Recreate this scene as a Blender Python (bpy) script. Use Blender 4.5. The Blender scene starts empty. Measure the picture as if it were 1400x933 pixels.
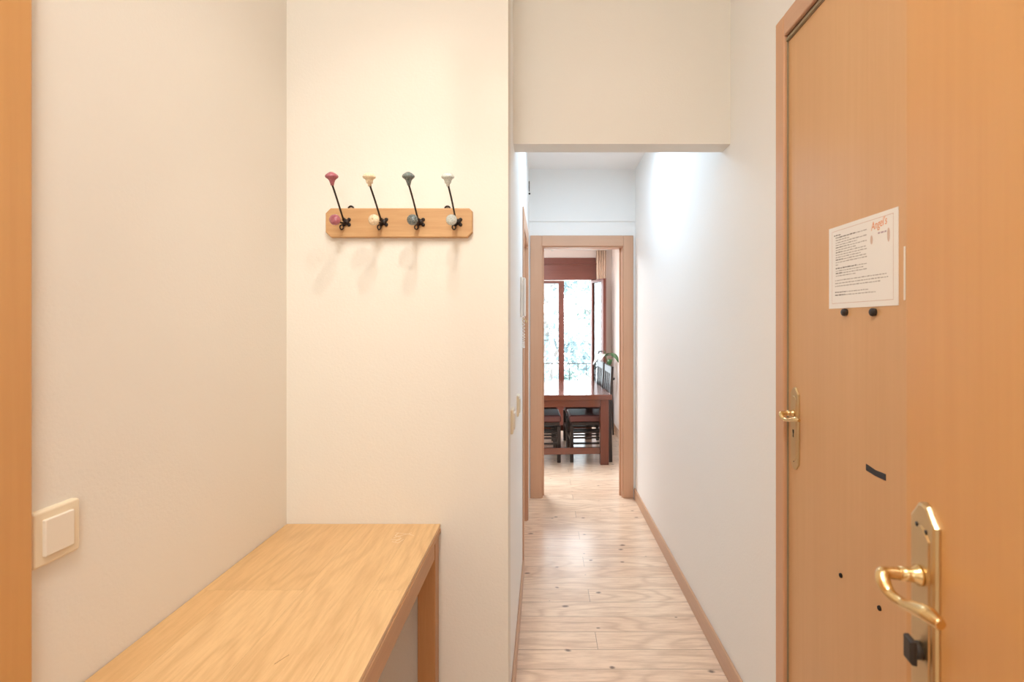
import bpy, bmesh, math, random
from mathutils import Vector, Matrix
random.seed(7)
S = bpy.context.scene
C = S.collection
PI = math.pi
F = 700.0; VX, VY, H = 744.0, 443.0, 1.4      # focal length (px), vanishing point, eye height

# ------------------------------------------------------------------ materials
def _nt(name):
    m = bpy.data.materials.new(name); m.use_nodes = True
    nt = m.node_tree; b = nt.nodes['Principled BSDF']
    return m, nt, b
def N(nt, typ, **kw):
    n = nt.nodes.new(typ)
    for k, v in kw.items():
        if k.startswith('i_'): n.inputs[k[2:].replace('_', ' ')].default_value = v
        else: setattr(n, k, v)
    return n
def plain(name, col, rough=.5, metal=0, bump=0, bscale=200, spec=.5, coat=0, var=0):
    m, nt, b = _nt(name)
    b.inputs['Base Color'].default_value = (*col, 1)
    b.inputs['Roughness'].default_value = rough
    b.inputs['Metallic'].default_value = metal
    b.inputs['Specular IOR Level'].default_value = spec
    b.inputs['Coat Weight'].default_value = coat
    tc = N(nt, 'ShaderNodeTexCoord')
    if bump:
        no = N(nt, 'ShaderNodeTexNoise'); no.inputs['Scale'].default_value = bscale; no.inputs['Detail'].default_value = 3
        nt.links.new(tc.outputs['Object'], no.inputs['Vector'])
        bp = N(nt, 'ShaderNodeBump'); bp.inputs['Strength'].default_value = bump; bp.inputs['Distance'].default_value = .002
        nt.links.new(no.outputs['Fac'], bp.inputs['Height']); nt.links.new(bp.outputs['Normal'], b.inputs['Normal'])
    if var:
        n2 = N(nt, 'ShaderNodeTexNoise'); n2.inputs['Scale'].default_value = 60; n2.inputs['Detail'].default_value = 4
        nt.links.new(tc.outputs['Object'], n2.inputs['Vector'])
        cr = N(nt, 'ShaderNodeValToRGB')
        cr.color_ramp.elements[0].position = .35; cr.color_ramp.elements[1].position = .65
        cr.color_ramp.elements[0].color = (*[c*(1-var) for c in col], 1)
        cr.color_ramp.elements[1].color = (*[min(1, c*(1+var)) for c in col], 1)
        nt.links.new(n2.outputs['Fac'], cr.inputs['Fac']); nt.links.new(cr.outputs['Color'], b.inputs['Base Color'])
    return m
def wood(name, c1, c2, axis='z', rough=.4, grain=60, stretch=.05, bump=.15, contrast=1.0, coat=0, spec=.5):
    m, nt, b = _nt(name)
    tc = N(nt, 'ShaderNodeTexCoord'); mp = N(nt, 'ShaderNodeMapping')
    sc = [1, 1, 1]; sc['xyz'.index(axis)] = stretch
    mp.inputs['Scale'].default_value = sc
    nt.links.new(tc.outputs['Object'], mp.inputs['Vector'])
    n1 = N(nt, 'ShaderNodeTexNoise'); n1.inputs['Scale'].default_value = grain; n1.inputs['Detail'].default_value = 6; n1.inputs['Roughness'].default_value = .65
    n2 = N(nt, 'ShaderNodeTexNoise'); n2.inputs['Scale'].default_value = grain*.12; n2.inputs['Detail'].default_value = 2
    for n in (n1, n2): nt.links.new(mp.outputs['Vector'], n.inputs['Vector'])
    mx = N(nt, 'ShaderNodeMath', operation='MULTIPLY_ADD'); mx.inputs[1].default_value = .55
    nt.links.new(n1.outputs['Fac'], mx.inputs[0])
    m3 = N(nt, 'ShaderNodeMath', operation='MULTIPLY'); m3.inputs[1].default_value = .45
    nt.links.new(n2.outputs['Fac'], m3.inputs[0]); nt.links.new(m3.outputs[0], mx.inputs[2])
    cr = N(nt, 'ShaderNodeValToRGB')
    cr.color_ramp.elements[0].position = .5-.18/contrast; cr.color_ramp.elements[1].position = .5+.18/contrast
    cr.color_ramp.elements[0].color = (*c2, 1); cr.color_ramp.elements[1].color = (*c1, 1)
    nt.links.new(mx.outputs[0], cr.inputs['Fac']); nt.links.new(cr.outputs['Color'], b.inputs['Base Color'])
    bp = N(nt, 'ShaderNodeBump'); bp.inputs['Strength'].default_value = bump; bp.inputs['Distance'].default_value = .001
    nt.links.new(n1.outputs['Fac'], bp.inputs['Height']); nt.links.new(bp.outputs['Normal'], b.inputs['Normal'])
    b.inputs['Roughness'].default_value = rough; b.inputs['Coat Weight'].default_value = coat
    b.inputs['Specular IOR Level'].default_value = spec
    return m
def planks(name, ca, cb, cdark, along='x', width=.125, length=1.9, rough=.25, knots=True, ring=.5, gscale=1, seam=.0015, coat=0):
    """boards with grain, seams, cathedral figure and knots"""
    m, nt, b = _nt(name); L = nt.links.new
    tc = N(nt, 'ShaderNodeTexCoord'); mp = N(nt, 'ShaderNodeMapping')
    if along == 'y': mp.inputs['Rotation'].default_value = (0, 0, PI/2)
    L(tc.outputs['Object'], mp.inputs['Vector'])
    V = mp.outputs['Vector']
    br = N(nt, 'ShaderNodeTexBrick'); br.offset = .37; br.offset_frequency = 3
    br.inputs['Scale'].default_value = 1; br.inputs['Brick Width'].default_value = length; br.inputs['Row Height'].default_value = width
    br.inputs['Mortar Size'].default_value = seam; br.inputs['Mortar Smooth'].default_value = .3
    br.inputs['Color1'].default_value = (0, 0, 0, 1); br.inputs['Color2'].default_value = (1, 1, 1, 1); br.inputs['Mortar'].default_value = (.5, .5, .5, 1)
    L(V, br.inputs['Vector'])
    # per-board offset so the figure does not run across seams
    off = N(nt, 'ShaderNodeVectorMath', operation='MULTIPLY_ADD'); off.inputs[1].default_value = (7, 13, 5)
    L(br.outputs['Color'], off.inputs[0]); L(V, off.inputs[2])
    st = N(nt, 'ShaderNodeMapping'); st.inputs['Scale'].default_value = (.09, 1, 1); L(off.outputs[0], st.inputs['Vector'])
    g = N(nt, 'ShaderNodeTexNoise'); g.inputs['Scale'].default_value = 90*gscale; g.inputs['Detail'].default_value = 6; g.inputs['Roughness'].default_value = .7
    L(st.outputs['Vector'], g.inputs['Vector'])
    st2 = N(nt, 'ShaderNodeMapping'); st2.inputs['Scale'].default_value = (.22, 1, 1); L(off.outputs[0], st2.inputs['Vector'])
    n2 = N(nt, 'ShaderNodeTexNoise'); n2.inputs['Scale'].default_value = 5*gscale; n2.inputs['Detail'].default_value = 1.5
    L(st2.outputs['Vector'], n2.inputs['Vector'])
    rg = N(nt, 'ShaderNodeMath', operation='MULTIPLY'); rg.inputs[1].default_value = 70
    L(n2.outputs['Fac'], rg.inputs[0])
    sn = N(nt, 'ShaderNodeMath', operation='SINE'); L(rg.outputs[0], sn.inputs[0])
    ab = N(nt, 'ShaderNodeMath', operation='MULTIPLY_ADD'); ab.inputs[1].default_value = .5; ab.inputs[2].default_value = .5
    L(sn.outputs[0], ab.inputs[0])
    pw = N(nt, 'ShaderNodeMath', operation='POWER'); pw.inputs[1].default_value = 3; L(ab.outputs[0], pw.inputs[0])
    # mix board tone
    mix1 = N(nt, 'ShaderNodeMix', data_type='RGBA'); mix1.inputs[6].default_value = (*ca, 1); mix1.inputs[7].default_value = (*cb, 1)
    L(br.outputs['Color'], mix1.inputs[0])
    gr = N(nt, 'ShaderNodeMapRange'); gr.inputs['From Min'].default_value = .42; gr.inputs['From Max'].default_value = .68; gr.inputs['To Max'].default_value = .42
    L(g.outputs['Fac'], gr.inputs['Value'])
    mix2 = N(nt, 'ShaderNodeMix', data_type='RGBA'); mix2.inputs[7].default_value = (*cdark, 1)
    L(gr.outputs['Result'], mix2.inputs[0]); L(mix1.outputs[2], mix2.inputs[6])
    rr = N(nt, 'ShaderNodeMath', operation='MULTIPLY'); rr.inputs[1].default_value = ring; L(pw.outputs[0], rr.inputs[0])
    mix3 = N(nt, 'ShaderNodeMix', data_type='RGBA'); mix3.inputs[7].default_value = (*cdark, 1)
    L(rr.outputs[0], mix3.inputs[0]); L(mix2.outputs[2], mix3.inputs[6])
    out = mix3.outputs[2]
    if knots:
        km = N(nt, 'ShaderNodeMapping'); km.inputs['Scale'].default_value = (1.0, 1.55, 1); L(V, km.inputs['Vector'])
        ds = N(nt, 'ShaderNodeTexNoise'); ds.inputs['Scale'].default_value = 25; L(V, ds.inputs['Vector'])
        ad = N(nt, 'ShaderNodeVectorMath', operation='MULTIPLY_ADD'); ad.inputs[1].default_value = (.02, .02, 0); L(ds.outputs['Color'], ad.inputs[0]); L(km.outputs['Vector'], ad.inputs[2])
        vo = N(nt, 'ShaderNodeTexVoronoi'); vo.inputs['Scale'].default_value = 5.2; vo.voronoi_dimensions = '2D'; L(ad.outputs[0], vo.inputs['Vector'])
        sx = N(nt, 'ShaderNodeSeparateColor'); L(vo.outputs['Color'], sx.inputs['Color'])
        sz = N(nt, 'ShaderNodeMapRange'); sz.inputs['From Min'].default_value = .25; sz.inputs['From Min'].default_value = .45; sz.inputs['To Min'].default_value = .0005; sz.inputs['To Max'].default_value = .10
        L(sx.outputs[0], sz.inputs['Value'])
        dv = N(nt, 'ShaderNodeMath', operation='DIVIDE'); L(vo.outputs['Distance'], dv.inputs[0]); L(sz.outputs['Result'], dv.inputs[1])
        kr = N(nt, 'ShaderNodeMapRange'); kr.inputs['From Min'].default_value = .45; kr.inputs['From Max'].default_value = 1.15; kr.inputs['To Min'].default_value = .85; kr.inputs['To Max'].default_value = 0
        L(dv.outputs[0], kr.inputs['Value'])
        mk = N(nt, 'ShaderNodeMix', data_type='RGBA'); mk.inputs[7].default_value = (cdark[0]*.25, cdark[1]*.25, cdark[2]*.3, 1)
        L(kr.outputs['Result'], mk.inputs[0]); L(out, mk.inputs[6]); out = mk.outputs[2]
    sm = N(nt, 'ShaderNodeMath', operation='MULTIPLY'); sm.inputs[1].default_value = .7; L(br.outputs['Fac'], sm.inputs[0])
    mix4 = N(nt, 'ShaderNodeMix', data_type='RGBA'); mix4.inputs[7].default_value = (cdark[0]*.35, cdark[1]*.35, cdark[2]*.35, 1)
    L(sm.outputs[0], mix4.inputs[0]); L(out, mix4.inputs[6])
    L(mix4.outputs[2], b.inputs['Base Color'])
    b.inputs['Roughness'].default_value = rough
    b.inputs['Coat Weight'].default_value = coat; b.inputs['Coat Roughness'].default_value = .2
    hs = N(nt, 'ShaderNodeMath', operation='MULTIPLY_ADD'); hs.inputs[1].default_value = -2.0; L(br.outputs['Fac'], hs.inputs[0]); L(g.outputs['Fac'], hs.inputs[2])
    bp = N(nt, 'ShaderNodeBump'); bp.inputs['Strength'].default_value = .12; bp.inputs['Distance'].default_value = .001
    L(hs.outputs[0], bp.inputs['Height']); L(bp.outputs['Normal'], b.inputs['Normal'])
    return m
def ceramic(name, col, crack):
    m, nt, b = _nt(name)
    tc = N(nt, 'ShaderNodeTexCoord'); vo = N(nt, 'ShaderNodeTexVoronoi', feature='DISTANCE_TO_EDGE'); vo.inputs['Scale'].default_value = 130
    nt.links.new(tc.outputs['Object'], vo.inputs['Vector'])
    cr = N(nt, 'ShaderNodeValToRGB'); cr.color_ramp.elements[0].position = .02; cr.color_ramp.elements[1].position = .16
    cr.color_ramp.elements[0].color = (*crack, 1); cr.color_ramp.elements[1].color = (*col, 1)
    nt.links.new(vo.outputs['Distance'], cr.inputs['Fac']); nt.links.new(cr.outputs['Color'], b.inputs['Base Color'])
    b.inputs['Roughness'].default_value = .12; b.inputs['Coat Weight'].default_value = .6
    return m
def glass(name):
    m, nt, b = _nt(name)
    b.inputs['Base Color'].default_value = (.97, .99, 1, 1); b.inputs['Roughness'].default_value = 0
    b.inputs['Transmission Weight'].default_value = 1; b.inputs['IOR'].default_value = 1.45
    tr = N(nt, 'ShaderNodeBsdfTransparent'); gl = N(nt, 'ShaderNodeBsdfGlossy'); gl.inputs['Roughness'].default_value = .02
    fr = N(nt, 'ShaderNodeFresnel'); fr.inputs['IOR'].default_value = 1.9
    mx = N(nt, 'ShaderNodeMixShader')
    nt.links.new(fr.outputs[0], mx.inputs[0]); nt.links.new(tr.outputs[0], mx.inputs[1]); nt.links.new(gl.outputs[0], mx.inputs[2])
    nt.links.new(mx.outputs[0], nt.nodes['Material Output'].inputs['Surface'])
    return m
def emit(name, col, s):
    m, nt, b = _nt(name)
    b.inputs['Base Color'].default_value = (.9, .9, .9, 1)
    b.inputs['Emission Color'].default_value = (*col, 1); b.inputs['Emission Strength'].default_value = s
    return m

M = {}
M['wall'] = plain('wall_paint', (.86, .86, .845), .85, bump=.25, bscale=140, spec=.2)
M['wall_dim'] = plain('wall_paint_dimmed', (.785, .757, .70), .85, bump=.25, bscale=140, spec=.2)  # same wall paint, darkened and yellowed to offset strong lamp light
M['ceil'] = plain('ceiling_paint', (.88, .87, .86), .9, bump=.1, spec=.2)
M['dwall'] = plain('dining_wall_paint', (.88, .80, .76), .85, bump=.1, spec=.2)
M['beech'] = wood('beech_laminate', (.67, .405, .20), (.61, .35, .165), 'z', rough=.38, grain=70, stretch=.03, bump=.05, contrast=.8)
M['beech_warm'] = wood('beech_laminate_golden', (.65, .35, .125), (.59, .30, .10), 'z', rough=.36, grain=70, stretch=.03, bump=.05, contrast=.8)
M['beech_h'] = wood('beech_laminate_crosswise', (.67, .405, .20), (.61, .35, .165), 'y', rough=.38, grain=70, stretch=.03, bump=.05, contrast=.8)
M['casing'] = wood('door_casing_wood', (.62, .38, .25), (.56, .33, .21), 'z', rough=.4, grain=80, stretch=.03, bump=.05, contrast=.8)
M['casing_h'] = wood('door_casing_wood_crosswise', (.62, .38, .25), (.56, .33, .21), 'y', rough=.4, grain=80, stretch=.03, bump=.05, contrast=.8)
M['casing_x'] = wood('door_casing_wood_lintel', (.62, .38, .25), (.56, .33, .21), 'x', rough=.4, grain=80, stretch=.03, bump=.05, contrast=.8)
M['casing_near'] = wood('door_casing_wood_golden', (.64, .37, .215), (.58, .32, .18), 'z', rough=.4, grain=80, stretch=.03, bump=.05, contrast=.8)
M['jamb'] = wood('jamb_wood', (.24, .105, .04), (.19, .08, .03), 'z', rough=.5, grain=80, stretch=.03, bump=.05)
M['seal'] = plain('rubber_seal', (.30, .25, .16), .7)
M['oak_top'] = planks('oak_planks', (.76, .515, .265), (.67, .42, .195), (.48, .27, .11), 'y', width=.17, length=40, rough=.33, knots=False, ring=.28, gscale=1.2, seam=.0002)
M['oak'] = wood('oak_wood', (.52, .27, .11), (.42, .20, .075), 'z', rough=.4, grain=70, stretch=.05)
M['oak_y'] = wood('oak_wood_lengthwise', (.56, .31, .14), (.46, .235, .095), 'y', rough=.4, grain=70, stretch=.05)
M['floor'] = planks('pine_floorboards', (.90, .725, .56), (.83, .635, .475), (.42, .25, .15), 'x', width=.125, length=1.7, rough=.3, knots=True, ring=.32, coat=.7)
M['base'] = wood('skirting_wood', (.60, .38, .25), (.50, .31, .20), 'y', rough=.4, grain=60, stretch=.05)
M['pine'] = wood('pine_board', (.62, .385, .19), (.48, .26, .11), 'x', rough=.5, grain=55, stretch=.08, contrast=1.2)
M['iron'] = plain('black_iron', (.018, .010, .008), .45, metal=.3)
M['brass'] = plain('brass', (.78, .58, .30), .24, metal=1)
M['brass_d'] = plain('brushed_brass', (.66, .50, .28), .34, metal=1)
M['dark'] = plain('dark_plastic', (.03, .022, .018), .5)
M['darkhole'] = plain('dark_hole', (.015, .01, .008), .9)
M['tape'] = plain('black_tape', (.025, .025, .03), .5)
M['cream'] = plain('cream_plastic', (.80, .74, .64), .3)
M['creamf'] = plain('cream_plastic_frame', (.80, .70, .53), .3)
M['white'] = plain('white_plastic', (.85, .84, .82), .35)
M['paper'] = plain('paper', (.86, .84, .80), .6)
M['ink'] = plain('grey_ink', (.46, .43, .40), .8)
M['inkb'] = plain('dark_ink', (.25, .23, .21), .8)
M['inko'] = plain('orange_ink', (.80, .33, .14), .8)
M['inkp'] = plain('pale_lilac_ink', (.50, .40, .45), .8)
M['inkl'] = plain('pale_border_ink', (.66, .50, .42), .8)
M['mauve'] = ceramic('mauve_ceramic', (.40, .12, .15), (.34, .10, .14))
M['creamc'] = ceramic('cream_ceramic', (.82, .70, .50), (.66, .52, .34))
M['teal'] = ceramic('slate_ceramic', (.085, .12, .125), (.20, .23, .22))
M['paleb'] = ceramic('pale_blue_ceramic', (.50, .58, .56), (.68, .72, .70))
M['mahog'] = wood('mahogany', (.20, .062, .042), (.14, .04, .028), 'z', rough=.3, grain=50, stretch=.06)
M['mahog_x'] = wood('mahogany_crosswise', (.20, .062, .042), (.14, .04, .028), 'x', rough=.3, grain=50, stretch=.06)
M['table'] = wood('table_wood', (.17, .055, .032), (.12, .034, .02), 'x', rough=.16, grain=40, stretch=.06, coat=.5)
M['table_z'] = wood('table_wood_upright', (.17, .055, .032), (.12, .034, .02), 'z', rough=.3, grain=40, stretch=.06)
M['espresso'] = plain('espresso_wood', (.022, .014, .012), .3)
M['leather'] = plain('brown_leather', (.11, .035, .03), .35, bump=.2)
M['curtain'] = plain('peach_curtain', (.78, .60, .47), .9)
M['glass'] = glass('window_glass')
M['leaf'] = plain('plant_leaf', (.04, .13, .035), .3, var=.3)
M['petal'] = plain('white_petal', (.85, .87, .80), .5)
M['pot'] = plain('clay_pot', (.7, .66, .6), .5)
M['foliage'] = plain('tree_foliage', (.20, .28, .26), .7, var=.25)
M['foliage2'] = plain('tree_foliage_blue', (.20, .28, .30), .7, var=.25)
M['bark'] = plain('bark', (.26, .25, .24), .9)
M['iron_rail'] = plain('balcony_iron', (.06, .07, .07), .5)
M['slab'] = plain('balcony_tile', (.5, .45, .4), .6)
M['ground'] = plain('ground', (.4, .4, .38), .9)
M['scratch'] = plain('pale_scratch', (.86, .76, .62), .6)
M['lamp'] = plain('lamp_housing', (.8, .8, .8), .4)

# ------------------------------------------------------------------ mesh helpers
class MB:
    def __init__(s): s.bm = bmesh.new()
    def _merge(s, b2):
        me = bpy.data.meshes.new('t'); b2.to_mesh(me); b2.free(); s.bm.from_mesh(me); bpy.data.meshes.remove(me)
    def box(s, x0, x1, y0, y1, z0, z1, bev=0, seg=2):
        b = bmesh.new(); bmesh.ops.create_cube(b, size=1)
        for v in b.verts:
            v.co = ((x0+x1)/2+v.co.x*(x1-x0), (y0+y1)/2+v.co.y*(y1-y0), (z0+z1)/2+v.co.z*(z1-z0))
        bmesh.ops.recalc_face_normals(b, faces=b.faces)
        if bev: bmesh.ops.bevel(b, geom=b.edges[:], offset=bev, segments=seg, affect='EDGES', profile=.5)
        s._merge(b); return s
    def prism(s, pts, d, bev=0, seg=1):
        """closed polygon pts (3-D) extruded by vector d"""
        b = bmesh.new(); vs = [b.verts.new(p) for p in pts]; f = b.faces.new(vs)
        r = bmesh.ops.extrude_face_region(b, geom=[f])
        nv = [v for v in r['geom'] if isinstance(v, bmesh.types.BMVert)]
        bmesh.ops.translate(b, verts=nv, vec=Vector(d))
        bmesh.ops.recalc_face_normals(b, faces=b.faces)
        if bev:
            nvs = set(nv); bmesh.ops.bevel(b, geom=[e for e in b.edges if all(v in nvs for v in e.verts)], offset=bev, segments=seg, affect='EDGES', profile=.5)
        s._merge(b); return s
    def tube(s, pts, r, n=12, smooth=True, sub=0, flat=None):
        """tube through pts; r number or list; flat=(vector, factor) squashes sections"""
        P = [Vector(p) for p in pts]; R = list(r) if isinstance(r, (list, tuple)) else [r]*len(P)
        if sub:
            Q, RR = [], []
            for i in range(len(P)-1):
                p0 = P[max(i-1, 0)]; p1 = P[i]; p2 = P[i+1]; p3 = P[min(i+2, len(P)-1)]
                for k in range(sub):
                    t = k/sub
                    Q.append(.5*((2*p1)+(-p0+p2)*t+(2*p0-5*p1+4*p2-p3)*t*t+(-p0+3*p1-3*p2+p3)*t**3))
                    RR.append(R[i]*(1-t)+R[i+1]*t)
            Q.append(P[-1]); RR.append(R[-1]); P, R = Q, RR
        b = bmesh.new(); rings = []; up = None
        for i, p in enumerate(P):
            t = (P[min(i+1, len(P)-1)]-P[max(i-1, 0)]).normalized()
            if up is None:
                up = Vector((0, 0, 1)) if abs(t.z) < .9 else Vector((1, 0, 0))
            a = (up-t*up.dot(t)).normalized(); c = t.cross(a); up = a
            ring = []
            for k in range(n):
                o = a*math.cos(2*PI*k/n)*R[i]+c*math.sin(2*PI*k/n)*R[i]
                if flat: fv = Vector(flat[0]).normalized(); o -= fv*o.dot(fv)*(1-flat[1])
                ring.append(b.verts.new(p+o))
            rings.append(ring)
        for i in range(len(P)-1):
            for k in range(n):
                f = b.faces.new((rings[i][k], rings[i][(k+1) % n], rings[i+1][(k+1) % n], rings[i+1][k])); f.smooth = smooth
        b.faces.new(rings[0][::-1]); b.faces.new(rings[-1])
        bmesh.ops.recalc_face_normals(b, faces=b.faces)
        s._merge(b); return s
    def lathe(s, prof, o=(0, 0, 0), d=(0, 0, 1), n=24):
        """prof: (radius, height) pairs, turned about axis d through o"""
        q = Vector((0, 0, 1)).rotation_difference(Vector(d).normalized()); o = Vector(o)
        b = bmesh.new(); rings = []
        for r, h in prof:
            if r < 1e-6: rings.append([b.verts.new(o+q@Vector((0, 0, h)))])
            else: rings.append([b.verts.new(o+q@Vector((r*math.cos(2*PI*k/n), r*math.sin(2*PI*k/n), h))) for k in range(n)])
        for A, B in zip(rings, rings[1:]):
            if len(A) == 1 and len(B) == 1: continue
            for k in range(n):
                k2 = (k+1) % n
                if len(A) == 1: f = b.faces.new((A[0], B[k], B[k2]))
                elif len(B) == 1: f = b.faces.new((A[k], A[k2], B[0]))
                else: f = b.faces.new((A[k], A[k2], B[k2], B[k]))
                f.smooth = True
        if len(rings[0]) > 1: b.faces.new(rings[0][::-1])
        if len(rings[-1]) > 1: b.faces.new(rings[-1])
        bmesh.ops.recalc_face_normals(b, faces=b.faces)
        s._merge(b); return s
    def sphere(s, c, r, sc=(1, 1, 1), n=16):
        b = bmesh.new(); bmesh.ops.create_uvsphere(b, u_segments=n, v_segments=n//2+2, radius=r)
        for v in b.verts: v.co = Vector(c)+Vector((v.co.x*sc[0], v.co.y*sc[1], v.co.z*sc[2]))
        for f in b.faces: f.smooth = True
        s._merge(b); return s
    def faces(s, vs, fs, smooth=False):
        b = bmesh.new(); V = [b.verts.new(v) for v in vs]
        for f in fs:
            g = b.faces.new([V[i] for i in f]); g.smooth = smooth
        s._merge(b); return s
    def xf(s, mat): bmesh.ops.transform(s.bm, matrix=mat, verts=s.bm.verts); return s
def tag(o, label=None, cat=None, group=None, kind=None):
    if label: o['label'] = label
    if cat: o['category'] = cat
    if group: o['group'] = group
    if kind: o['kind'] = kind
    return o
def thing(name, loc, label, cat, rz=0, group=None, kind=None):
    o = bpy.data.objects.new(name, None); C.objects.link(o); o.empty_display_size = .1
    o.location = loc; o.rotation_euler = (0, 0, rz); return tag(o, label, cat, group, kind)
def worldmat(o):
    m = o.matrix_basis.copy()
    while o.parent: o = o.parent; m = o.matrix_basis @ m
    return m
def link(name, mb, mat, parent=None, world=True, label=None):
    """links mb as ONE mesh object; world=True: vertices are in world coordinates"""
    me = bpy.data.meshes.new(name)
    if parent is None:
        vs = [v.co for v in mb.bm.verts]
        o = Vector(((min(v.x for v in vs)+max(v.x for v in vs))/2, (min(v.y for v in vs)+max(v.y for v in vs))/2, min(v.z for v in vs)))
        bmesh.ops.translate(mb.bm, verts=mb.bm.verts, vec=-o)
        mb.bm.to_mesh(me); ob = bpy.data.objects.new(name, me); ob.location = o
    else:
        if world: mb.xf(worldmat(parent).inverted())
        mb.bm.to_mesh(me); ob = bpy.data.objects.new(name, me); ob.parent = parent
    mb.bm.free(); me.materials.append(mat); C.objects.link(ob)
    if label: ob['label'] = label
    return ob
def struct(name, mb, mat, label, cat):
    return tag(link(name, mb, mat), label, cat, kind='structure')
def copy_tree(o, parent=None):
    c = o.copy(); C.objects.link(c); c.parent = parent
    for ch in list(o.children): copy_tree(ch, c)
    return c
def text_mb(s, size):
    cu = bpy.data.curves.new('txt', 'FONT'); cu.body = s; cu.size = size; cu.extrude = .0001
    cu.shear = .3
    o = bpy.data.objects.new('txt', cu); C.objects.link(o); bpy.context.view_layer.update()
    me = bpy.data.meshes.new_from_object(o.evaluated_get(bpy.context.evaluated_depsgraph_get()))
    mb = MB(); mb.bm.from_mesh(me); bpy.data.objects.remove(o); bpy.data.meshes.remove(me); bpy.data.curves.remove(cu)
    return mb

# ------------------------------------------------------------------ dimensions
XR = .732            # right wall
XLH = -.121          # left wall of the hall
XLF = -.865          # left wall of the foyer
YH = 1.719           # wall with the coat rack
YB0, YB1, ZB = 2.012, 2.11, 2.107    # beam over the passage
YE0, YE1 = 4.118, 4.22               # wall with the far doorway
ZCF, ZCH, ZCD = 3.05, 2.641, 2.42    # ceilings
YBACK = -.30
YW, XDR, XDL = 7.0, .92, -2.6        # dining room

# ------------------------------------------------------------------ the setting
fl = MB().box(XDL-.2, XDR+.2, -2.0, YW+.15, -.06, 0)
struct('floor', fl, M['floor'], 'pale knotty pine floorboards laid across the passage, glossy varnish', 'floor')
struct('ceiling', MB().box(XLF-.12, XR+.12, -2.0, YB0, ZCF, ZCF+.06), M['ceil'], 'white ceiling of the entrance area', 'ceiling')
struct('ceiling_passage', MB().box(XLH-.12, XR+.12, YB1, YE0+.002, ZCH, ZCH+.06), M['ceil'], 'white ceiling of the narrow passage beyond the beam', 'ceiling')
struct('ceiling_dining', MB().box(XDL-.2, XDR+.2, YE1-.002, YW+.15, ZCD, ZCD+.06), M['ceil'], 'white ceiling of the dining room', 'ceiling')
struct('beam', MB().box(XLH, XR, YB0, YB1, ZB, ZCF+.06), M['wall_dim'], 'painted beam over the opening to the passage, darkened to offset strong light', 'beam')
struct('wall_left', MB().box(XLF-.12, XLF, -2.0, YH, 0, ZCF), M['wall_dim'], 'painted wall on the left behind the console table, darkened to offset strong light', 'wall')
struct('wall_front', MB().box(XLF-.12, XLH, YH, YH+.12, 0, ZCF), M['wall_dim'], 'painted wall carrying the coat rack, darkened to offset strong light', 'wall')
# left passage wall with a door opening
DY0, DY1, DZ = 2.92, 3.64, 1.955
w = MB().box(XLH-.12, XLH, YH+.12, DY0, 0, ZCF).box(XLH-.12, XLH, DY1, YE0, 0, ZCF).box(XLH-.12, XLH, DY0, DY1, DZ, ZCF)
struct('wall_passage_left', w, M['wall'], 'white painted left wall of the passage', 'wall')
# right wall with door opening
RY0, RY1, RZ = .66, 1.552, 2.275
w = MB().box(XR, XR+.12, RY1, YE0, 0, ZCF).box(XR, XR+.12, -2.0, RY0, 0, ZCF).box(XR, XR+.12, RY0, RY1, RZ, ZCF)
struct('wall_right', w, M['wall'], 'long white painted wall on the right of the passage', 'wall')
w = MB().box(XLF, -.62, YBACK-.12, YBACK, 0, ZCF).box(.32, XR, YBACK-.12, YBACK, 0, ZCF).box(-.62, .32, YBACK-.12, YBACK, 2.3, ZCF)
struct('wall_entrance', w, M['wall'], 'cream wall around the entrance opening behind the viewer', 'wall')
struct('wall_landing', MB().box(XLF-.12, XR+.12, -2.12, -2.0, 0, ZCF), M['wall'], 'cream wall of the landing behind the viewer', 'wall')
# far wall with doorway to dining room
OX0, OX1, OZ = -.0234, .639, 2.027
w = MB().box(XDL, OX0, YE0, YE1, 0, ZCH+.06).box(OX1, XDR+.12, YE0, YE1, 0, ZCH+.06).box(OX0, OX1, YE0, YE1, OZ, ZCH+.06)
struct('wall_end', w, M['wall'], 'white wall at the end of the passage with the doorway', 'wall')
struct('wall_end_upper', MB().box(XLH, XR, YE0-.012, YE0, 2.223, ZCH), M['wall'], 'slightly raised upper band of the white end wall above the doorway', 'wall')
# skirtings
def skirting(name, x0, x1, y0, y1, label, z=.085):
    struct(name, MB().box(x0, x1, y0, y1, 0, z, .003, 1), M['base'], label, 'baseboard')
skirting('baseboard_right', XR-.012, XR, RY1+.045, YE0-.018, 'brown wooden skirting along the right wall of the passage')
skirting('baseboard_left', XLH, XLH+.010, YH, DY0-.07, 'brown wooden skirting along the left wall of the passage')
skirting('baseboard_front', -.345, XLH+.010, YH-.010, YH, 'brown wooden skirting under the coat rack wall beside the console')

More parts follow.
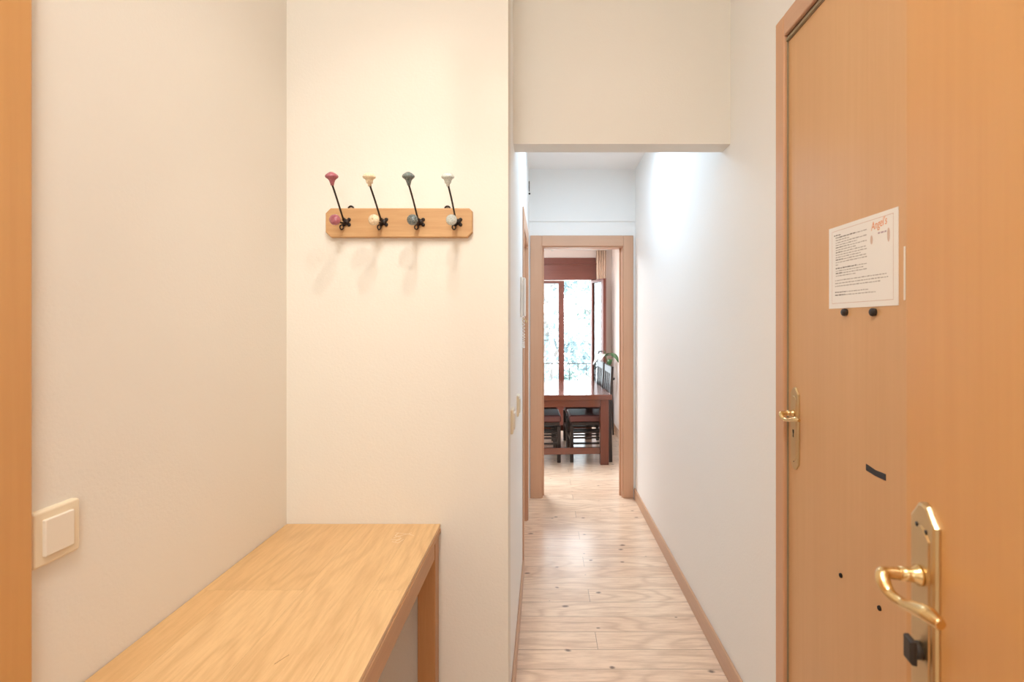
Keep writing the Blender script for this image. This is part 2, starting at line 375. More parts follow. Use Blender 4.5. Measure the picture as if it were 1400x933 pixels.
# far doorway casing
def casing_doorway(name, x0, x1, z1, y, ow_l, ow_r, oz, label):
    t = thing(name, ((x0+x1)/2, y, 0), label, 'door frame', kind='structure')
    link('casing_upright', MB().box(ow_l, x0+.004, y-.015, y, 0, oz, .003, 1), M['casing'], t)
    link('casing_upright', MB().box(x1-.004, ow_r, y-.015, y, 0, oz, .003, 1), M['casing'], t)
    link('casing_lintel', MB().box(x0+.004, x1-.004, y-.0148, y, z1-.004, oz, .003, 1), M['casing_x'], t)
    link('lining', MB().box(x0, x0+.012, y, YE1, 0, z1), M['casing'], t)
    link('lining', MB().box(x1-.012, x1, y, YE1, 0, z1), M['casing'], t)
    link('lining', MB().box(x0+.012, x1-.012, y, YE1, z1-.012, z1), M['casing_x'], t)
    link('door_stop', MB().box(x1-.026, x1-.012, y+.055, y+.085, 0, z1-.012), M['casing'], t)
    link('door_stop', MB().box(x0+.012, x0+.022, y+.055, y+.085, 0, z1-.012), M['casing'], t)
    link('casing_upright', MB().box(x0-.07, x0+.004, YE1, YE1+.014, 0, z1+.07, .003, 1), M['casing'], t)
    link('casing_upright', MB().box(x1-.004, x1+.07, YE1, YE1+.014, 0, z1+.07, .003, 1), M['casing'], t)
    return t
casing_doorway('trim_1', OX0, OX1, OZ, YE0, -.111, .715, 2.109, 'beech door frame around the open doorway to the dining room')

# ---- door handles: u outwards from the leaf, v towards the hinge, z up
def handle(door, o, un, vn, near):
    o, un, vn = Vector(o), Vector(un), Vector(vn); K = Vector((0, 0, 1))
    P = lambda u, v, z: o+un*u+vn*v+K*z
    def outline(w, zt, zb, sh, u):
        half = [(0, zt), (w*.35, zt-.002), (w*.62, zt-sh*.5), (w*.8, zt-sh*.75), (w, zt-sh)]
        bot = [(w, zb+sh), (w*.8, zb+sh*.75), (w*.62, zb+sh*.5), (w*.35, zb+.002), (0, zb)]
        r = half+bot; l = [(-a, z) for a, z in r[-2:0:-1]]
        return [P(u, a, z) for a, z in r+l]
    pl = MB().prism(outline(.0235, .076, -.165, .019, 0), un*.006, bev=.004, seg=2)
    pl.prism(outline(.0155, .052, -.141, .012, .0055), un*.0018, bev=.0012)
    plate = link('handle_plate', pl, M['brass_d'], door, label='tall brass plate with pointed ends')
    lv = MB().lathe([(.0105, 0), (.0105, .003), (.008, .006), (.0072, .012), (.0072, .02)], P(.0072, 0, 0), un)
    lv.tube([P(.02, 0, 0), P(.038, 0, 0), P(.0435, .002, -.001), P(.0450, .008, -.007), P(.0430, .018, -.0135), P(.0395, .034, -.0135), P(.0370, .052, -.009), P(.0345, .070, -.005), P(.032, .084, -.006)],
            [.0068, .0062, .0068, .0070, .0055, .0050, .0064, .0075, .0045], n=16, sub=6)
    link('lever', lv, M['brass'], plate, label='curved polished brass lever')
    for v in ((-.006, .006) if near else (0,)):
        link('screw', MB().lathe([(.0026, 0), (.0026, .0012), (0, .0016)], P(.0055, v*1.4, .049 - v*.2), un, 12), M['dark'], plate)
    link('screw', MB().lathe([(.0026, 0), (.0026, .0012), (0, .0016)], P(.0055, 0, -.140), un, 12), M['dark'], plate)
    if near:
        link('thumb_turn', MB().lathe([(.009, 0), (.009, .007)], P(.0072, 0, -.078), un, 16)
             .prism([P(.014, -.0085, -.066), P(.014, .0085, -.066), P(.014, .0085, -.090), P(.014, -.0085, -.090)], un*.006, bev=.0025, seg=2), M['dark'], plate, label='dark thumb turn')
    else:
        link('keyhole', MB().prism([P(.0072, a, z) for a, z in ((-.0035, -.048), (.0035, -.048), (.0035, -.056), (.0018, -.058), (.0022, -.070), (-.0022, -.070), (-.0018, -.058), (-.0035, -.056))], un*.0008), M['darkhole'], plate)
    return plate

# ---- far door (closed, right wall) with casing
XD = .735
d1 = thing('door_1', (XD, 1.13, 0), 'closed beech veneer door in the right wall with the taped notice', 'door', kind='structure')
link('door_leaf', MB().box(XD, XD+.04, .71, 1.541, .008, 2.25, .002, 1), M['beech'], d1)
link('casing_upright', MB().box(.720, XR+.002, 1.541, 1.595, 0, 2.33, .004, 2), M['casing_near'], d1)
link('casing_upright', MB().box(.720, XR+.002, .65, .705, 0, 2.33, .004, 2), M['casing_near'], d1)
link('casing_lintel', MB().box(.720, XR+.002, .705, 1.541, 2.266, 2.33, .004, 2), M['casing_h'], d1)
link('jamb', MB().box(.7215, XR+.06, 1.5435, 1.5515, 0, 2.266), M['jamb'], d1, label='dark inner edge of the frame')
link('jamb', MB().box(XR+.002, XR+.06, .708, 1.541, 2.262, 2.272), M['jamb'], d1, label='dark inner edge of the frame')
link('seal', MB().box(.728, .7345, .715, 1.5405, 2.250, 2.258), M['seal'], d1, label='greenish brown rubber seal')
link('seal', MB().box(.7305, .7345, 1.5385, 1.5432, 0, 2.258), M['seal'], d1, label='greenish brown rubber seal')
handle(d1, (XD, 1.4956, 1.139), (-1, 0, 0), (0, -1, 0), False)
for (y, z) in ((1.246, 1.428), (1.138, 1.426)):
    link('peg', MB().lathe([(.0085, 0), (.0092, .004), (.0088, .008), (.006, .0105), (0, .011)], (XD, y, z), (-1, 0, 0), 20), M['dark'], d1, label='dark round peg')
for (y, z) in ((1.267, .777), (1.121, .777)):
    link('screw_hole', MB().lathe([(.0058, 0), (.0052, .003), (.002, .0042), (0, .0042)], (XD, y, z), (-1, 0, 0), 14), M['darkhole'], d1, label='dark screw plug')
# black tape strip on the door: its own thing
tp = MB().prism([(XD, 1.168, 1.0805), (XD, 1.168, 1.066), (XD, 1.135, 1.0625), (XD, 1.101, 1.0625), (XD, 1.101, 1.0765), (XD, 1.135, 1.0755)], (-.0012, 0, 0))
tag(link('tape_strip', tp, M['tape']), 'short black tape strip stuck on the far beech door', 'tape')
tag(link('contact_strip', MB().box(XD-.0015, XD, 1.0405, 1.0455, 1.448, 1.558, .0005, 1), M['cream']), 'narrow cream vertical strip right of the notice on the door', 'strip')

# ---- notice
ny0, ny1, nz0, nz1 = 1.319, 1.061, 1.4385, 1.6435
nt_ = thing('notice', (XD, 1.19, nz0), 'white printed notice sheet with orange heading taped on the beech door', 'notice')
link('sheet', MB().box(XD-.0012, XD-.0002, ny1, ny0, nz0, nz1), M['paper'], nt_)
W_, H_ = ny0-ny1, nz1-nz0
def np_(a, b, e=.0014): return (XD-e, ny0-a*W_, nz0+b*H_)     # a right, b up, 0..1
def quad(mb, a0, a1, b0, b1, e=.0015):
    mb.faces([np_(a0, b0, e), np_(a1, b0, e), np_(a1, b1, e), np_(a0, b1, e)], [(0, 1, 2, 3)])
bd = MB(); t_ = .004
for q in ((.055, .945, .945, .945+t_*1.3), (.055, .945, .06, .06+t_*1.3), (.055, .055+t_, .06, .945), (.941, .945, .06, .945)): quad(bd, *q)
link('border', bd, M['inkl'], nt_)
rnd = random.Random(3)
body, bold = MB(), MB()
def words(mb, a0, a1, b, h=.011):
    a = a0
    while a < a1-.006:
        l = min(rnd.uniform(.014, .055), a1-a); quad(mb, a, a+l, b, b+h*rnd.uniform(.8, 1.15)); a += l+.009
words(bold, .09, .21, .885, .014)
rows = [(.855, 'B', .60), (.825, '', .34), (.795, '', .60), (.765, '', .46), (.735, 'b', .60), (.705, '', .44), (.675, 'b', .60), (.645, '', .60), (.615, '', .52), (.585, 'b', .60), (.555, '', .60), (.525, '', .17), (.480, 'B', .60), (.450, '', .55), (.420, 'b', .60), (.390, '', .44)]
for b_, k, e_ in rows:
    s0 = .12
    if k == 'b': words(bold, .12, .24, b_, .014); s0 = .25
    elif k == 'B': words(bold, .12, .45, b_, .014); s0 = .46
    words(body, s0, e_, b_)
for b_, e_ in ((.335, .86), (.300, .88), (.265, .78)): words(body, .11, e_, b_)
words(bold, .11, .3, .19, .013); words(body, .31, .62, .19); words(bold, .11, .28, .155, .014); words(body, .29, .72, .155)
link('print_lines', body, M['ink'], nt_)['kind'] = 'stuff'; link('bold_print', bold, M['inkb'], nt_)['kind'] = 'stuff'
tm = text_mb("Angel's", .026)
R_ = Matrix(((0, 0, -1, 0), (-1, 0, 0, 0), (0, 1, 0, 0), (0, 0, 0, 1)))
tm.xf(Matrix.Translation(Vector(np_(.66, .83, .0015))) @ R_ @ Matrix.Rotation(.12, 4, 'Z') @ Matrix.Scale(.72, 4, (1, 0, 0)))
link('heading', tm, M['inko'], nt_, label='orange script heading')
tg = text_mb("home", .013); tg.xf(Matrix.Translation(Vector(np_(.76, .765, .0015))) @ R_ @ Matrix.Rotation(.15, 4, 'Z'))
tg.bm.free(); tg = MB(); words(tg, .75, .86, .775, .018)
link('subheading', tg, M['inkp'], nt_, label='pale lilac line under the heading')
fg = MB()
for a, b_, h in ((.665, .73, .10), (.885, .74, .15)):
    n = 14; vs = [np_(a+.017*math.cos(2*PI*k/n), b_+h/2*math.sin(2*PI*k/n), .0015) for k in range(n)]
    fg = MB(); fg.faces(vs, [tuple(range(n))])
    link('printed_ornament', fg, M['inkl'], nt_, label='small pale orange ornament')

# ---- near door (open, swung towards the viewer)
th = math.radians(10)
vdir = Vector((-math.sin(th), -math.cos(th), 0))     # towards the hinge
ndir = Vector((-math.cos(th), math.sin(th), 0))      # out of the face we see
E = Vector((.405, .574, 0))
hinge = E+vdir*.80
d2 = thing('door_2', hinge, 'open beech entrance door swung close to the viewer, brass lever', 'door', kind='structure')
lf = MB()
a, b_ = E, hinge
pts = [a+Vector((0, 0, .01)), b_+Vector((0, 0, .01)), b_+Vector((0, 0, .01))-ndir*.042, a+Vector((0, 0, .01))-ndir*.042]
lf.prism(pts, (0, 0, 2.22))
lo = link('door_leaf', lf, M['beech_warm'], d2); bv = lo.modifiers.new('b', 'BEVEL'); bv.width = .002; bv.segments = 2
handle(d2, E+vdir*.0446+Vector((0, 0, 1.139)), ndir, vdir, True)
link('latch_plate', MB().prism([a-ndir*.010-vdir*.0005+Vector((0, 0, 1.05)), a-ndir*.032-vdir*.0005+Vector((0, 0, 1.05)), a-ndir*.032-vdir*.0005+Vector((0, 0, 1.22)), a-ndir*.010-vdir*.0005+Vector((0, 0, 1.22))], -vdir*.0015), M['brass_d'], d2)
for z in (.25, 1.1, 1.95):
    link('hinge', MB().tube([tuple(hinge+vdir*.006+Vector((0, 0, z))), tuple(hinge+vdir*.006+Vector((0, 0, z+.1)))], .006), M['brass_d'], d2)

# ---- casing on the left wall beside the light switch
d4 = thing('door_4', (XLF, .5, 0), 'beech door frame at the left edge beside the light switch', 'door', kind='structure')
link('casing_upright', MB().box(XLF, -.845, .775, .846, 0, 2.33, .003, 2), M['beech_warm'], d4)
link('casing_upright', MB().box(XLF, -.845, -.06, .01, 0, 2.33, .003, 2), M['beech_warm'], d4)
link('casing_lintel', MB().box(XLF, -.845, .01, .775, 2.26, 2.33, .003, 2), M['beech_h'], d4)
link('door_leaf', MB().box(XLF, -.856, .012, .773, .008, 2.258), M['beech'], d4)

# ---- left passage door
d3 = thing('door_3', (XLH, (DY0+DY1)/2, 0), 'beech door and frame in the left wall of the passage', 'door', kind='structure')
link('casing_upright', MB().box(XLH, XLH+.008, DY0-.065, DY0, 0, 2.056, .002, 1), M['casing'], d3)
link('casing_upright', MB().box(XLH, XLH+.008, DY1, DY1+.065, 0, 2.056, .002, 1), M['casing'], d3)
link('casing_lintel', MB().box(XLH, XLH+.008, DY0, DY1, DZ, 2.056, .002, 1), M['casing_h'], d3)
link('lining', MB().box(XLH-.115, XLH, DY1-.012, DY1, 0, DZ), M['casing'], d3)
link('lining', MB().box(XLH-.115, XLH, DY0, DY0+.012, 0, DZ), M['casing'], d3)
link('lining', MB().box(XLH-.115, XLH, DY0+.012, DY1-.012, DZ-.012, DZ), M['casing_h'], d3)
link('door_leaf', MB().box(XLH-.085, XLH-.05, DY0+.013, DY1-.013, .008, DZ-.013), M['beech'], d3)

# ------------------------------------------------------------------ switches and small wall fittings
def light_switch(name, o, un, vn, w, h, label, rw=.6, rh=.66):
    """o = centre on wall; un outwards; vn sideways"""
    o, un, vn = Vector(o), Vector(un), Vector(vn); K = Vector((0, 0, 1))
    t = thing(name, o-K*h/2, label, 'light switch', group=None)
    def rr(hw, hh, r, u):
        out = []
        for cx, cz, a0 in ((hw-r, hh-r, 0), (-hw+r, hh-r, 90), (-hw+r, -hh+r, 180), (hw-r, -hh+r, 270)):
            for k in range(5):
                a = math.radians(a0+k*22.5); out.append(o+un*u+vn*(cx+r*math.cos(a))+K*(cz+r*math.sin(a)))
        return out
    link('frame', MB().prism(rr(w/2, h/2, .006, 0), un*.010, bev=.0045, seg=3), M['creamf'], t)
    link('rocker', MB().prism(rr(w*rw/2, h*rh/2, .002, .0098), un*.0055, bev=.0018, seg=2), M['cream'], t, label='paler square rocker')
    return t
light_switch('light_switch', (XLF, .900, 1.033), (1, 0, 0), (0, 1, 0), .088, .096, 'cream square light switch on the left wall beside the beech frame', .62, .66)
light_switch('light_switch', (XLH, 1.88, 1.046), (1, 0, 0), (0, 1, 0), .085, .089, 'cream switch on the left passage wall, nearer of the two', .62, .66)
light_switch('light_switch', (XLH, 2.289, 1.037), (1, 0, 0), (0, 1, 0), .085, .092, 'cream switch on the left passage wall, farther one by the intercom', .62, .66)
# intercom
ic = thing('intercom_phone', (XLH, 2.62, 1.433), 'white intercom handset with coiled cord on the left passage wall', 'intercom')
link('base', MB().box(XLH, XLH+.014, 2.575, 2.665, 1.433, 1.638, .004, 2), M['white'], ic)
link('handset', MB().box(XLH+.014, XLH+.027, 2.578, 2.618, 1.437, 1.634, .006, 3), M['white'], ic)
cp = []
for k in range(120):
    t = k/119; a = t*2*PI*13
    cp.append((XLH+.014+.007*math.cos(a), 2.62+.03*math.sin(t*PI)+.007*math.sin(a), 1.433-.155*math.sin(t*PI*.5) if t < 1 else 1.28))
link('coiled_cord', MB().tube(cp, .0018, n=6), M['white'], ic)
kb = thing('key_hook', (XLH, 2.84, 1.40), 'small brass key hook beside the intercom on the passage wall', 'hook')
link('back_plate', MB().box(XLH-.001, XLH+.003, 2.825, 2.85, 1.395, 1.44, .001, 1), M['brass_d'], kb)
link('hook', MB().tube([(XLH+.002, 2.838, 1.43), (XLH+.014, 2.838, 1.425), (XLH+.022, 2.838, 1.405), (XLH+.026, 2.838, 1.42)], .003, n=8, sub=3), M['brass_d'], kb)
tag(link('cable_clip', MB().tube([(XLH+.004, 3.98, 2.51), (XLH+.004, 3.99, 2.43)], .003, n=8).sphere((XLH+.006, 3.99, 2.415), .008), M['dark']), 'small black cable end high on the passage wall near the end wall', 'cable')

# ------------------------------------------------------------------ console table
cx0, cx1, cy0, cy1, cz = XLF+.002, -.346, .862, YH-.002, .729
ct = thing('console_table', ((cx0+cx1)/2, (cy0+cy1)/2, 0), 'oak console table against the foyer wall under the coat rack', 'table')
top = MB().box(cx0, cx1-.002, cy0, cy1, cz-.012, cz, .0012, 2)
link('tabletop', top, M['oak_top'], ct)
link('top_edging', MB().box(cx0+.004, cx1, cy0+.002, cy1-.001, cz-.030, cz-.0135, .003, 2), M['oak_y'], ct)
link('apron', MB().box(cx1-.030, cx1-.008, cy0+.06, cy1-.062, cz-.092, cz-.031, .002, 1), M['oak_y'], ct)
link('apron', MB().box(cx0+.060, cx1-.060, cy0+.010, cy0+.030, cz-.092, cz-.031, .002, 1), M['oak_y'], ct)
link('apron', MB().box(cx0+.060, cx1-.060, cy1-.030, cy1-.010, cz-.092, cz-.031, .002, 1), M['oak_y'], ct)
for x in (cx1-.064, cx0+.006):
    for y in (cy0+.006, cy1-.062):
        link('leg', MB().box(x, x+.058, y, y+.058, 0, cz-.031, .003, 2), M['oak'], ct)
def ptop(px, py, z=cz):
    Y = (H-z)*F/(py-VY); return ((px-VX)*Y/F, Y, z+.0004)
def ribbon(mb, pix, w=.0008):
    for a, b in zip(pix, pix[1:]):
        A, B = Vector(ptop(*a)), Vector(ptop(*b)); d = (B-A).normalized(); n = Vector((-d.y, d.x, 0))*w
        mb.faces([A-n, B-n, B+n, A+n], [(0, 1, 2, 3)])
sc = MB()
for p in ([(541, 729), (552, 730), (560, 731), (566, 733)], [(538, 736), (546, 733), (556, 731)], [(535, 738), (545, 739), (549, 736), (540, 741)], [(536, 741), (544, 743), (552, 738)], [(545, 729), (540, 733), (548, 735)], [(559, 730), (563, 729)]): ribbon(sc, p)
link('scratches', sc, M['scratch'], ct, label='pale scribbled scratches near the far corner')
sc = MB(); ribbon(sc, [(375, 909), (384, 903), (395, 896)], .0007)
link('dent', sc, M['jamb'], ct, label='thin dark dent line')

# ------------------------------------------------------------------ coat rack
bx0, bx1, bz0, bz1 = -.727, -.239, 1.688, 1.785
cr_ = thing('coat_rack', ((bx0+bx1)/2, YH, bz0), 'pine coat rack board with four black iron hooks and coloured ceramic knobs', 'coat rack')
c = .017
pts = [(bx0+c, YH, bz0), (bx1-c, YH, bz0), (bx1, YH, bz0+c), (bx1, YH, bz1-c*.6), (bx1-c*.6, YH, bz1), (bx0+c, YH, bz1), (bx0, YH, bz1-c), (bx0, YH, bz0+c)]
link('board', MB().prism(pts, (0, -.018, 0), bev=.003, seg=2), M['pine'], cr_)
for px in (480.5, 612):
    x = (px-VX)*YH/F
    ring = [(x+.0085*math.cos(a), YH-.004, bz1+.001+.0085*math.sin(a)) for a in [PI*k/10 for k in range(11)]]
    link('hanging_eyelet', MB().tube(ring, .0026, n=8), M['iron'], cr_)
yf = YH-.018
for pb, pt, mat, kn, side in ((472.7, 454.3, M['mauve'], 'mauve ceramic knobs', 0), (523.6, 505.5, M['creamc'], 'cream ceramic knobs', 1), (574, 559, M['teal'], 'slate blue ceramic knobs', 0), (625, 612.7, M['paleb'], 'pale blue ceramic knobs', 1)):
    xb = (pb-VX)*yf/F; zb = H+(443-304)*yf/F
    k_ = .17; yk = YH-k_
    xt = (pt-VX)*yk/F; zt = H+(443-253)*yk/F
    hk = MB()
    for sx, sz in ((1, 1), (-1, 1), (1, -1), (-1, -1)):
        hk.sphere((xb+.003+sx*.0085, yf-.002, zb+sz*.0085), .0062, (1, .45, 1), 12)
    hk.sphere((xb+.003, yf-.004, zb), .010, (1, .6, 1), 14)
    rod_base = Vector((xb-.003, yf-.012, zb+.006))
    hk.tube([(xb+.003, yf-.003, zb-.004), (xb-.001, yf-.012, zb-.001), rod_base, rod_base.lerp(Vector((xt, yk, zt)), .22)+Vector((.001, -.003, 0)), rod_base.lerp(Vector((xt, yk, zt)), .6)+Vector((.0015, -.003, 0)), (xt, yk, zt)], .0029, n=10, sub=5)
    lx = xb-.002
    # lower arm and curl
    hk.tube([(xb, yf-.006, zb-.004), (xb-.002, yf-.03, zb-.008), (xb-.004, yf-.055, zb-.008)], .0032, n=10, sub=4)
    ringp = [(lx-.006+.0058*math.cos(a), yf-.014, zb-.019+.0075*math.sin(a)) for a in [2*PI*k/14 for k in range(15)]]
    hk.tube(ringp, .0022, n=8); hk.tube([(xb, yf-.008, zb-.006), (lx-.003, yf-.014, zb-.013)], .0025, n=8)
    ho = link('hook', hk, M['iron'], cr_)
    ax = Vector((-.03, -.10, 1)).normalized()
    prof = [(.0045, -.002), (.0065, .006), (.009, .013), (.012, .017), (.018, .021), (.0195, .025), (.018, .029), (.012, .034), (.006, .038), (0, .039)] if not side else \
           [(.0055, -.004), (.0055, .003), (.0095, .005), (.0105, .012), (.012, .016), (.0185, .020), (.0195, .024), (.017, .029), (.012, .033), (.006, .0355), (0, .036)]
    kb_ = MB().lathe(prof, (xt, yk, zt), ax, 28)
    link('upper_knob', kb_, mat, ho, label=kn[:-1])
    dx, dy, dz = -.004, -.06, -.008
    kb_ = MB().lathe([(.005, 0), (.0055, .006), (.009, .012), (.0165, .020), (.0178, .026), (.0155, .032), (.009, .0365), (0, .038)], (xb-.004, yf-.050, zb-.008), Vector((-.05, -1, .03)), 28)
    lk = link('lower_knob', kb_, mat, ho, label=kn[:-1])
    if side and pb < 600:
        link('knob_screw', MB().sphere((xb-.0055, yf-.0885, zb-.0065), .0024, n=8), M['brass_d'], lk)

# ------------------------------------------------------------------ dining room
w = MB().box(XDL, -.16, YW, YW+.15, 0, ZCD+.06)  # placeholder pieces replaced below
w.bm.free()
WX0, WX1, WZ = -.10, .645, 2.0          # balcony door opening
VX0, VX1 = -1.75, -.75                   # second window, unseen on the left, added for extra light
w = MB().box(XDL, VX0, YW, YW+.15, 0, ZCD).box(VX1, WX0-.06, YW, YW+.15, 0, ZCD).box(WX1+.05, XDR, YW, YW+.15, 0, ZCD)
w.box(VX0, VX1, YW, YW+.15, 2.1, ZCD).box(VX0, VX1, YW, YW+.15, 0, .5).box(WX0-.06, WX1+.05, YW, YW+.15, 2.0, ZCD)
struct('wall_window', w, M['dwall'], 'pale wall of the dining room holding the balcony door', 'wall')
struct('wall_dining_right', MB().box(XDR, XDR+.12, YE1, YW+.15, 0, ZCD), M['dwall'], 'pinkish beige right wall of the dining room', 'wall')
struct('wall_dining_left', MB().box(XDL-.12, XDL, YE0, YW+.15, 0, ZCD), M['dwall'], 'pale left wall of the dining room', 'wall')
skirting('baseboard_dining_right', XDR-.014, XDR, YE1, YW, 'wooden skirting along the dining room right wall', .09)
skirting('baseboard_window', WX1+.05, XDR-.014, YW-.014, YW, 'wooden skirting beside the balcony door', .09)

bd_ = thing('window_1', ((WX0+WX1)/2, YW, 0), 'mahogany framed glazed balcony door with its right leaf open', 'balcony door', kind='structure')
link('roller_box', MB().box(WX0-.35, .705, YW-.035, YW, 2.0, 2.30, .004, 2).box(WX0-.35, .71, YW-.045, YW-.03, 2.205, 2.225, .003, 1), M['mahog_x'], bd_, label='wide dark reddish brown box over the balcony door')
link('frame_upright', MB().box(WX0-.06, WX0, YW-.01, YW+.10, 0, 2.0, .003, 1), M['mahog'], bd_)
link('frame_upright', MB().box(WX1, WX1+.05, YW-.01, YW+.10, 0, 2.0, .003, 1), M['mahog'], bd_)
link('threshold', MB().box(WX0, WX1, YW, YW+.14, 0, .02, .003, 1), M['mahog_x'], bd_)
def leaf(o, d, n, w, name, s0=.05, s1=.075):
    """glazed leaf: o hinge foot, d along, n thickness direction"""
    o, d, n = Vector(o), Vector(d).normalized(), Vector(n).normalized(); K = Vector((0, 0, 1))
    def bar(a0, a1, z0, z1, t0=0, t1=.042):
        b = MB(); p = [o+d*a0+n*t0+K*z0, o+d*a1+n*t0+K*z0, o+d*a1+n*t1+K*z0, o+d*a0+n*t1+K*z0]
        return b.prism(p, K*(z1-z0))
    m = bar(0, s0, .02, 1.99); fr = link('leaf_frame', m, M['mahog'], bd_, label=name)
    m = bar(w-s1, w, .02, 1.99); link('stile', m, M['mahog'], fr)
    m = bar(s0, w-s1, 1.955, 1.99); link('top_rail', m, M['mahog_x'], fr)
    m = bar(s0, w-s1, .02, .42); link('bottom_panel', m, M['mahog'], fr)
    link('pane', bar(s0, w-s1, .42, 1.955, .018, .023), M['glass'], fr)
    return fr
leaf((WX0, YW+.02, 0), (1, 0, 0), (0, 1, 0), .372, 'closed left leaf')
od = Vector((.125, -.35, 0)).normalized(); on = Vector((od.y, -od.x, 0))
f2 = leaf((WX1-.005, YW-.012, 0), od, -on, .372, 'open right leaf', .03, .055)
hp = Vector((WX1-.005, YW-.012, 0))+od*.335
link('leaf_handle', MB().tube([hp+on*.0+Vector((0, 0, 1.04)), hp+on*.045+Vector((0, 0, 1.04)), hp+on*.05+Vector((0, 0, .94))], .008, n=10), M['dark'], f2)
w2 = thing('window_unseen', ((VX0+VX1)/2, YW, .5), 'unseen mahogany framed window added on the left for extra daylight', 'window', kind='structure')
fr = MB()
for a in ((VX0, VX0+.06, .5, 2.1), (VX1-.06, VX1, .5, 2.1), (VX0+.06, VX1-.06, .5, .56), (VX0+.06, VX1-.06, 2.04, 2.1), ((VX0+VX1)/2-.03, (VX0+VX1)/2+.03, .56, 2.04)): fr.box(a[0], a[1], YW+.03, YW+.08, a[2], a[3])
link('window_frame', fr, M['mahog'], w2)
link('pane', MB().box(VX0+.06, VX1-.06, YW+.05, YW+.055, .56, 2.04), M['glass'], w2)

# curtain
cu = MB(); vs, fs = [], []; n = 60; zs = [2.39, 2.2, 1.9, 1.6, 1.3, 1.1, .9, .5, .12]
wd = [1, .95, .88, .8, .70, .6, .62, .7, .75]
for j, (z, k) in enumerate(zip(zs, wd)):
    for i in range(n+1):
        t = i/n; x0 = .70 + (1-k)*.05; x = x0+t*.135*k+(1-k)*.02
        y = YW-.105+.022*math.sin(t*2*PI*4.5+.4*j*.3)+.006*math.sin(t*31+j)
        vs.append((x, y, z))
for j in range(len(zs)-1):
    for i in range(n): a = j*(n+1)+i; fs.append((a, a+1, a+n+2, a+n+1))
cu.faces(vs, fs, True)
co = tag(link('curtain', cu, M['curtain']), 'peach curtain gathered at the right side of the balcony door', 'curtain')
sm = co.modifiers.new('s', 'SOLIDIFY'); sm.thickness = .003
cr2 = thing('curtain_rail', (.2, YW-.10, 2.395), 'thin white curtain rail under the dining room ceiling', 'curtain rail')
link('rail', MB().box(-.6, .86, YW-.115, YW-.095, 2.392, 2.408, .003, 1), M['white'], cr2)
for x in (-.5, .1, .8): link('bracket', MB().box(x, x+.02, YW-.095, YW, 2.394, 2.406), M['white'], cr2)

# table (built square, turned slightly)
TX0, TX1, TY0, TY1, TZ = -.27, .672, 5.05, 6.30, .70
tb = thing('dining_table', (TX1, TY0, 0), 'reddish brown wooden dining table with glossy top by the balcony door', 'table', rz=math.radians(3.2))
w_, l_ = TX1-TX0, TY1-TY0
link('tabletop', MB().box(-w_, 0, 0, l_, TZ-.050, TZ, .004, 2), M['table'], tb, world=False)
for a in ((-w_+.11, -.11, .035, .06), (-w_+.11, -.11, l_-.06, l_-.035)):
    link('apron', MB().box(a[0], a[1], a[2], a[3], TZ-.125, TZ-.05), M['table'], tb, world=False)
for x in (-w_+.045, -.07):
    link('apron', MB().box(x, x+.025, .10, l_-.10, TZ-.125, TZ-.05), M['table'], tb, world=False)
for x in (-w_+.03, -.112):
    for y in (.025, l_-.107):
        link('leg', MB().box(x, x+.082, y, y+.082, 0, TZ-.05, .004, 2), M['table_z'], tb, world=False)
link('stretcher', MB().box(-w_+.112, -.112, .045, .085, .105, .168, .003, 1), M['table'], tb, world=False)
link('stretcher', MB().box(-w_+.112, -.112, l_-.085, l_-.045, .105, .168, .003, 1), M['table'], tb, world=False)

# chairs: front towards -x
def make_chair(label):
    t = thing('dining_chair', (0, 0, 0), label, 'chair', group='dining chairs tucked under the table')
    D, Wd = .215, .215
    link('seat', MB().box(-D-.005, D-.035, -Wd, Wd, .405, .475, .022, 4), M['leather'], t, world=False, label='padded brown leather seat')
    link('seat_frame', MB().box(-D+.01, D-.02, -Wd+.005, Wd-.005, .372, .405, .003, 1), M['espresso'], t, world=False)
    for y in (-Wd, Wd-.036):
        link('leg', MB().box(-D, -D+.036, y, y+.036, 0, .37, .003, 1), M['espresso'], t, world=False)
        b = MB(); p = [(D-.036, 0), (D, 0), (D-.008, .40), (D+.012, .965), (D-.012, .965), (D-.040, .40)]
        b.prism([(x, y+.002, z) for x, z in p], (0, .030, 0), bev=.002)
        link('leg', b, M['espresso'], t, world=False)
    for y in (-Wd+.008, Wd-.026):
        b = MB()
        for z in (.18, .237, .292): b.box(-D+.03, D-.03, y, y+.018, z, z+.018, .002, 1)
        link('side_rails', b, M['espresso'], t, world=False)
    link('stretcher', MB().box(-D+.008, -D+.028, -Wd+.03, Wd-.03, .20, .225), M['espresso'], t, world=False)
    b = MB(); b.box(D-.014, D+.010, -Wd+.03, Wd-.03, .89, .965, .004, 2); link('top_rail', b, M['espresso'], t, world=False)
    b = MB(); b.box(D-.034, D-.012, -Wd+.03, Wd-.03, .50, .535, .003, 1); link('lower_rail', b, M['espresso'], t, world=False)
    for k in range(5):
        y = -.135+k*.0675
        b = MB().prism([(D-.030, y-.012, .53), (D-.018, y-.012, .53), (D+.003, y-.012, .90), (D-.009, y-.012, .90)], (0, .024, 0)); link('slat', b, M['espresso'], t, world=False)
    return t
c0 = make_chair('dark slatted dining chair right of the table, nearest the doorway')
c0.location = (.468, 5.385, 0); c0.rotation_euler.z = math.radians(2)
for (x, y, r, lab) in ((.452, 5.96, 2.5, 'dark slatted dining chair right of the table, nearest the balcony door'),
                       (-.055, 5.36, 182, 'dark dining chair left of the table, nearest the doorway'),
                       (-.085, 5.93, 182.5, 'dark dining chair left of the table, nearest the balcony door')):
    k = copy_tree(c0); k.location = (x, y, 0); k.rotation_euler.z = math.radians(r); k['label'] = lab

